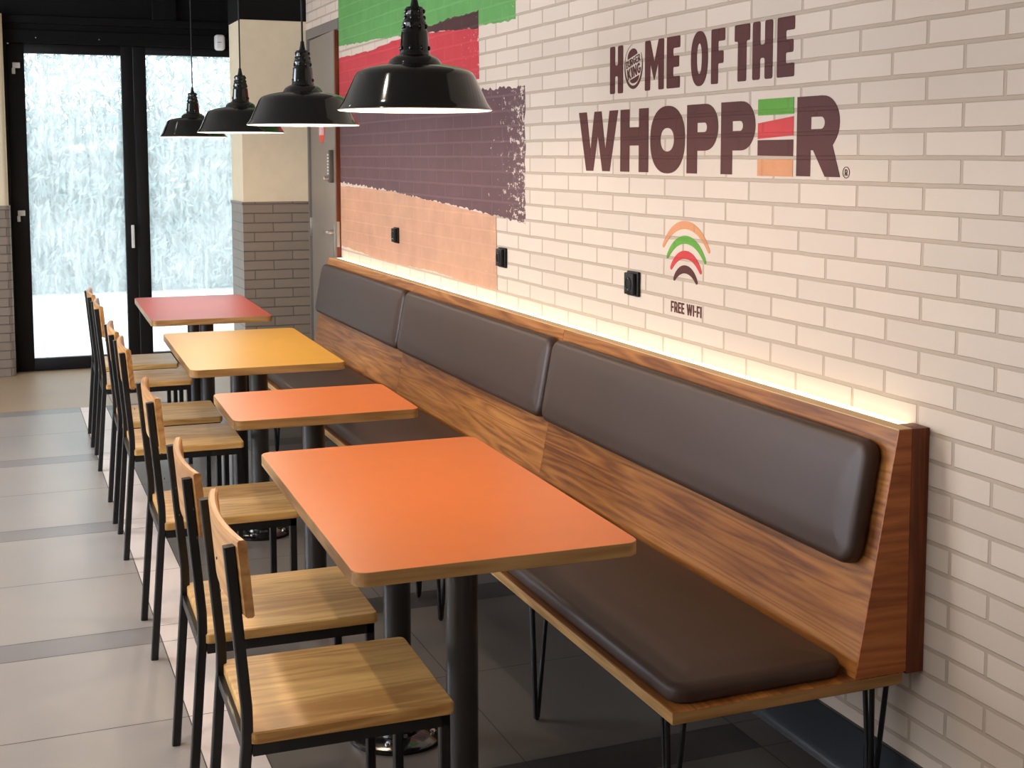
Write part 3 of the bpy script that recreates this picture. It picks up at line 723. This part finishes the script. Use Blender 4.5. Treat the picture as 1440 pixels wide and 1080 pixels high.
# ------------------------------------------------------------------ sockets
def socket(y, z, label):
    s = empty('wall_socket', (0, y, z), label, 'socket', 'black sockets above the bench')
    box('cover_frame', (-0.011, -0.041, -0.041), (-0.0005, 0.041, 0.041), M['blackplastic'], s, bev=0.003)
    bm = bmesh.new(); bx(bm, (-0.024, -0.030, -0.036), (-0.010, 0.036, 0.036), 0.003)
    ins = autosmooth(link('socket_insert', from_bm(bm, 'i'), M['blackplastic'], s))
    lathe('socket_well', [(0.0215, 0.0), (0.0225, -0.002), (0.0215, -0.003), (0.019, -0.002), (0.0185, 0.008), (0, 0.008)], M['rubber'], ins, 28, c=(-0.0236, 0.003, 0), axis='x')
    for sg in (-1, 1):
        cyl('earth_clip', 0.0022, -0.027, -0.020, M['chrome'], ins, 8, c=(0, 0.003, sg*0.018), axis='x', label='metal earth clip')
    return s
socket(3.897, 1.144, 'black wall socket nearest the free wireless sign')
socket(5.109, 1.144, 'black wall socket on the white brick just beside the mural edge')
socket(6.665, 1.150, 'black wall socket on the tan paint of the mural')

# ------------------------------------------------------------------ upholstered bench
bn = empty('upholstered_bench', (-0.33, 5.1, 0), 'long walnut wall bench with brown vinyl cushions and hairpin legs below lit brick wall', 'bench')
BP = Matrix.Translation((0.33, -5.1, 0))
def bpart(o): o.parent = bn; o.matrix_parent_inverse = BP; return o
YN, YF = 2.40, 7.84
# seat board in three lengths
for a, b in ((YN, 4.283), (4.285, 6.088), (6.090, YF)):
    bm = bmesh.new(); bx(bm, (-0.656, a, 0.355), (-0.058, b, 0.383), 0.0015, 1)
    for f in bm.faces:
        n_ = f.normal
    bm.normal_update()
    for f in bm.faces: f.material_index = 0 if abs(f.normal.z) > 0.7 else (1 if abs(f.normal.x) > 0.7 else 2)
    bpart(link('seat_board', from_bm(bm, 'seat_board'), [M['walnut_y'], M['oak_edge_y'], M['oak_edge']]))
# back: wedge section, one panel per unit plus a shelf top with the light channel
def back_panel(a, b):
    pr = [(-0.0852, 0.948), (-0.0600, 0.948), (-0.160, 0.385), (-0.189, 0.385)]
    bm = bmesh.new(); extr_y(bm, pr, a, b)
    return bpart(link('back_panel', from_bm(bm, 'back'), M['walnut_y']))
back_panel(YN+0.0035, 4.2835); back_panel(4.2855, 6.0885); back_panel(6.0905, YF)
bm = bmesh.new(); extr_y(bm, [(-0.189, 0.384), (-0.0855, 0.9492), (-0.050, 0.9492), (-0.050, 0.384)], YN, YN+0.003)
bpart(link('end_panel', from_bm(bm, 'end'), M['walnut_x_lit'], label='near wedge shaped end panel'))
bpart(box('end_post', (-0.049, YN, 0.377), (-0.001, YN+0.06, 0.9495), M['walnut_z'], bev=0.0008))
bm = bmesh.new(); extr_y(bm, [(-0.189, 0.384), (-0.0855, 0.9492), (-0.001, 0.9492), (-0.001, 0.384)], YF, YF+0.019)
bpart(link('end_panel', from_bm(bm, 'end'), M['walnut_x_lit']))
# channel floor, rear rail and diffuser of the strip light
bm = bmesh.new(); bx(bm, (-0.0595, YN+0.062, 0.90), (-0.001, YF-0.001, 0.928))
bpart(link('light_channel', from_bm(bm, 'chan'), M['cream']))
bpart(box('top_rail', (-0.0845, YN+0.0035, 0.9482), (-0.047, YF, 0.9505), M['rail'], label='pale rail in front of the light strip'))
bpart(box('light_strip', (-0.0465, YN+0.064, 0.929), (-0.010, YF-0.004, 0.9485), M['led'], label='glowing warm light strip along the bench top'))
# cushions
BT = math.atan2(0.104, 0.564)
def back_cushion(a, b, l0=0.626, l1=0.912):
    hy = (b-a)/2-0.006; bm = cushion_bm((l1-l0)/2/math.cos(BT), hy, 0.050, 0.045, 0.024, 0.005)
    o = link('back_cushion', from_bm(bm, 'bc'), M['vinyl'], smooth=True)
    zc = (l0+l1)/2; xc = -0.085-0.104*(0.949-zc)/0.564
    # local z -> outward normal (-x, up tilt), local x -> up the slope
    upv = Vector((0.104, 0, 0.564)).normalized(); nrm = Vector((-upv.z, 0, upv.x)); yv = nrm.cross(upv)
    o.matrix_world = Matrix(((upv.x, yv.x, nrm.x, xc-0.0005), (upv.y, yv.y, nrm.y, (a+b)/2), (upv.z, yv.z, nrm.z, zc), (0, 0, 0, 1)))
    m = o.matrix_world.copy(); o.parent = bn; o.matrix_parent_inverse = BP; o.matrix_basis = m
    return o
for a, b in ((2.435, 4.284), (4.286, 6.089), (6.091, 7.825)): back_cushion(a, b)
def seat_cushion(a, b):
    bm = cushion_bm(0.223, (b-a)/2-0.005, 0.050, 0.045, 0.024, 0.006)
    o = bpart(link('seat_cushion', from_bm(bm, 'sc'), M['vinyl'], smooth=True)); o.location = (-0.418, (a+b)/2, 0.383); return o
for a, b in ((2.418, 4.284), (4.286, 6.089), (6.091, 7.825)): seat_cushion(a, b)
# hairpin legs
def hairpin(x, y, flip=1):
    bm = bmesh.new(); t = 0.0065
    tube_bm(bm, [(x-0.022, y-0.022*flip, 0.350), (x-0.004, y-0.004*flip, 0.010), (x, y, 0.006), (x+0.004, y+0.002, 0.010), (x+0.024, y-0.020*flip, 0.350)], t, round_=True, n=8, up=(0, 1, 0))
    tube_bm(bm, [(x-0.006, y+0.030*flip, 0.350), (x-0.002, y+0.003*flip, 0.008)], t, round_=True, n=8, up=(1, 0, 0))
    bx(bm, (x-0.045, y-0.045, 0.349), (x+0.045, y+0.045, 0.3545))
    bpart(autosmooth(link('hairpin_leg', from_bm(bm, 'hl'), M['steel']), 40))
for a, b in ((YN, 4.284), (4.286, 6.089), (6.091, YF)):
    for y in (a+0.10, (a+b)/2-0.06, b-0.15): hairpin(-0.605, y); hairpin(-0.075 if y > 2.6 else -0.062, y)

# ------------------------------------------------------------------ tables
def table(name_label, cx, cy, rz, L, mat, W=0.626, two=True, T=0.742):
    t = empty('dining_table', (cx, cy, 0), name_label, 'table', 'tables in front of the bench', rz)
    hx, hy, th = W/2, L/2, 0.030; r = 0.032
    bm = bmesh.new(); out = rrect(hx, hy, r, 8); n = len(out)
    lay = [(0.001, T-th), (0.0, T-th+0.001), (0.0, T-0.0012), (0.0008, T)]
    rings = [[bm.verts.new((x*(1-i/hx), y*(1-i/hy), z)) for x, y in out] for i, z in lay]
    for ri, (a, b) in enumerate(zip(rings, rings[1:])):
        for j in range(n):
            f = bm.faces.new((a[j], a[(j+1) % n], b[(j+1) % n], b[j]))
            f.material_index = 1 if abs(out[j][1]) > hy-r*0.7 and abs(out[(j+1) % n][1]) > hy-r*0.7 else 2
    bm.faces.new(rings[0][::-1]).material_index = 3
    bm.faces.new(rings[-1]).material_index = 0
    o = link('table_top', from_bm(bm, 'top'), [mat, M['oak_edge'], M['oak_edge_y'], M['blackplastic']], t)
    for y in ((-0.287, 0.287) if two else (0.0,)):
        cyl('pole', 0.037, 0.012, T-th-0.008, M['polecoat'], t, 40, c=(0, y, 0))
        box('top_plate', (-0.14, y-0.14, T-th-0.008), (0.14, y+0.14, T-th), M['steel'], t, bev=0.001)
        b = lathe('base_plate', [(0, 0), (0.133, 0), (0.135, 0.003), (0.135, 0.010), (0.131, 0.013), (0.06, 0.014), (0.055, 0.022), (0.037, 0.024)], M['basecoat'], t, 56, c=(0, y, 0))
        for q in range(4):
            a = PI/4+q*PI/2+0.25
            lathe('bolt', [(0.009, 0.013), (0.009, 0.018), (0.006, 0.021), (0, 0.021)], M['chrome'], b, 10, c=(0.098*math.cos(a), y+0.098*math.sin(a), 0), label='chrome floor bolt')
    return t
R_ = math.radians(-1.4)
table('long orange-topped table nearest the camera, oak edge, two black posts', -0.996, 3.052, R_, 1.146, M['mat_orange'])
table('short orange-topped table behind the long orange one, single black post', -0.982, 4.345, R_, 0.515, M['mat_orange'], W=0.60, two=False)
table('yellow-topped table with oak edge and two black posts', -0.960, 5.706, R_, 1.142, M['mat_yellow'], W=0.606)
table('red-topped table nearest the glass doors', -0.928, 7.353, R_, 1.146, M['mat_red'], W=0.606)

# ------------------------------------------------------------------ chairs
def make_chair(label):
    t = empty('dining_chair', (0, 0, 0), label, 'chair', 'wooden chairs along the tables')
    # seat: plank with rounded corners, notched round the posts by starting in front of them
    bm = bmesh.new(); x0, x1, hy = -0.206, 0.216, 0.205; cx = (x0+x1)/2
    out = rrect((x1-x0)/2, hy, 0.014, 5); lay = [(0.002, 0.410), (0, 0.412), (0, 0.432), (0.003, 0.435)]
    hx = (x1-x0)/2
    rings = [[bm.verts.new((cx+x*(1-i/hx), y*(1-i/hy), z)) for x, y in out] for i, z in lay]
    for a, b in zip(rings, rings[1:]):
        for j in range(len(a)): bm.faces.new((a[j], a[(j+1) % len(a)], b[(j+1) % len(a)], b[j]))
    bm.faces.new(rings[0][::-1]); bm.faces.new(rings[-1])
    link('seat', from_bm(bm, 'seat'), M['seatwood'], t)
    w_ = 0.022
    for s in (-1, 1):
        y = s*0.189
        tube('rear_leg', [(-0.243, y, 0), (-0.214, y, 0.375), (-0.2105, y, 0.41), (-0.2095, y, 0.45), (-0.210, y, 0.485), (-0.213, y, 0.52), (-0.238, y, 0.812)], w_, M['steel'], t, up=(0, 1, 0))
        tube('front_leg', [(0.196, y, 0), (0.196, y, 0.409)], w_, M['steel'], t, up=(0, 1, 0))
    bm = bmesh.new()
    for s in (-1, 1): bx(bm, (-0.20, s*0.189-0.011, 0.385), (0.206, s*0.189+0.011, 0.4095))
    bx(bm, (-0.218, -0.18, 0.385), (-0.200, 0.18, 0.4095)); bx(bm, (0.185, -0.18, 0.385), (0.207, 0.18, 0.4095))
    link('seat_frame', from_bm(bm, 'frame'), M['steel'], t)
    # curved back plank in front of the posts
    bm = bmesh.new(); n = 20; rings = []
    for i in range(n+1):
        u = -1+2*i/n; y = u*0.213; sag = 0.020*(u*u)-0.012
        sec = []
        for z, dx in ((0.675, 0.0), (0.671, 0.004), (0.671, 0.014), (0.675, 0.018), (0.823, 0.018), (0.827, 0.014), (0.827, 0.004), (0.823, 0.0)):
            lean = -0.0856*(z-0.70)
            sec.append(bm.verts.new((-0.2215+lean+sag+dx, y, z)))
        rings.append(sec)
    for a, b in zip(rings, rings[1:]):
        for j in range(8): bm.faces.new((a[j], a[(j+1) % 8], b[(j+1) % 8], b[j]))
    bm.faces.new(rings[0][::-1]); bm.faces.new(rings[-1])
    bp = autosmooth(link('backrest', from_bm(bm, 'back'), M['backwood'], t), 30)
    for s in (-1, 1):
        for z in (0.725, 0.79): cyl('screw', 0.003, -0.001, 0.001, M['blackplastic'], bp, 8, c=(-0.2395-0.0856*(z-0.70)-0.0135, s*0.189, z), axis='x')
    return t
ch0 = make_chair('wooden chair nearest the camera, seat half shaded by the long orange table')
ch0.location = (-1.316, 2.722, 0); ch0.rotation_euler = (0, 0, math.radians(-1.5))
for x, y, rz, lb in ((-1.318, 3.305, -1.5, 'wooden chair at the far half of the long orange table, second from the camera'),
                     (-1.294, 4.325, -1.2, 'wooden chair at the short single-post orange table'),
                     (-1.278, 5.42, -1.5, 'wooden chair at the near half of the yellow table'),
                     (-1.274, 5.968, -1.5, 'wooden chair at the far half of the yellow table'),
                     (-1.262, 6.98, -1.5, 'wooden chair at the near half of the red table'),
                     (-1.258, 7.56, -1.5, 'wooden chair closest to the glass doors, at the far half of the red table')):
    dup(ch0, (x, y, 0), math.radians(rz), lb)

# ------------------------------------------------------------------ pendant lamps
def make_pendant(label):
    t = empty('pendant_lamp', (0, 0, 0), label, 'lamp', 'pendant lamps over the tables')
    S_ = 0.001694
    px = [(108.5, 0), (108.0, -1.2), (105.5, -4), (101, -11), (84.5, -47), (81, -52), (75, -55.5), (66, -58.5), (52, -61.5), (38, -63.5), (37, -66), (34, -71), (28, -75), (22.5, -77)]
    outer = [(r*S_, -y*S_) for r, y in px]
    inner = [((r-1.6)*S_, (-y-1.4)*S_) for r, y in px[1:10]] + [(0, (60)*S_)]
    sh = lathe('lamp_shade', outer + [(0.0, 0.1310)], M['enamel'], t, 72)
    lathe('shade_lining', [(0.1845, 0.0008), (0.1815, -0.0012), (0.1790, 0.002)] + inner[1:], M['enamel_white'], sh, 72, label='white inner face')
    nk = [(22.5, 77), (21.2, 79), (20.6, 84), (18.6, 108), (18.4, 110), (16.6, 112), (16.3, 119), (16.9, 121), (16.2, 123), (15.2, 125), (15.2, 127), (13.6, 130), (13.2, 134), (13.6, 136), (13.0, 139), (13.0, 141.5), (11.5, 143.5), (0, 143.5)]
    bm = bmesh.new(); lathe_bm(bm, [(r*S_, y*S_-0.0005) for r, y in nk], 40)
    for zz, rr, cnt in ((86, 20.6, 8), (116, 16.8, 8), (128, 14.2, 8), (137, 13.4, 8)):   # moulded knuckles round the neck
        for q in range(cnt):
            a = 2*PI*q/cnt+0.2; r_ = rr*S_
            g = bmesh.ops.create_uvsphere(bm, u_segments=10, v_segments=6, radius=0.0042)['verts']
            for v in g: v.co = Vector((v.co.x+r_*math.cos(a), v.co.y+r_*math.sin(a), v.co.z*1.3+zz*S_))
    autosmooth(link('lamp_neck', from_bm(bm, 'neck'), M['enamel'], t), 40)
    lathe('cable_grip', [(7.5*S_, 143*S_), (6*S_, 145*S_), (4.6*S_, 152*S_), (3.4*S_, 161*S_), (0, 161*S_)], M['rubber'], t, 20)
    cyl('cable', 0.0032, 158*S_, CZ-1.667, M['rubber'], t, 10)
    bulb = lathe('light_bulb', [(0, 0.022), (0.012, 0.024), (0.024, 0.034), (0.030, 0.050), (0.027, 0.066), (0.016, 0.082), (0.013, 0.1)], M['bulb'], t, 24, label='glowing bulb')
    light('bulb_light', 'POINT', (0, 0, 0.018), 15, (1.0, 0.80, 0.58), t, shadow_soft_size=0.035)
    return t
p0 = make_pendant('black enamel pendant lamp nearest the camera, over the long orange table'); p0.location = (-1.018, 3.041, 1.673)
for x, y, z, lb in ((-1.000, 4.344, 1.666, 'second black enamel pendant lamp, over the short orange table'),
                    (-0.961, 5.746, 1.664, 'third black enamel pendant lamp, over the yellow table'),
                    (-0.916, 7.52, 1.668, 'smallest looking black pendant lamp, in front of the glass doors')):
    dup(p0, (x, y, z), 0, lb)

# ------------------------------------------------------------------ unseen ceiling downlights, added as plausible sources of general light
def added_downlight(x, y, e, lb, ang=110):
    t = empty('added_ceiling_spot', (x, y, CZ), lb, 'added ceiling light', 'added unseen ceiling spotlights')
    lathe('trim_ring', [(0.045, -0.001), (0.046, -0.004), (0.060, -0.006), (0.063, 0.0)], M['whiteplastic'], t, 32)
    lathe('lamp_glass', [(0.0, -0.001), (0.045, -0.001)], M['added_spot_glow'], t, 24)
    light('added_spot_beam', 'SPOT', (0, 0, -0.01), e, (1.0, 0.87, 0.74), t, spot_size=math.radians(ang), spot_blend=0.6, shadow_soft_size=0.05)
for i, (x, y, e) in enumerate(((-2.3, 0.2, 24), (-2.1, 2.9, 78), (-2.1, 5.2, 66), (-2.3, 7.6, 36), (-1.7, -1.0, 32), (-3.8, 1.4, 30), (-3.8, 5.4, 30))):
    added_downlight(x, y, e, ['added unseen ceiling spotlight directly above the camera', 'added unseen ceiling spotlight over the aisle beside the long orange table', 'added unseen ceiling spotlight over the aisle beside the short orange table',
        'added unseen ceiling spotlight over the aisle beside the red table', 'added unseen ceiling spotlight close to the wall behind the camera', 'added unseen ceiling spotlight by the first shop window', 'added unseen ceiling spotlight by the second shop window'][i], 84 if i in (1, 2, 3) else 110)
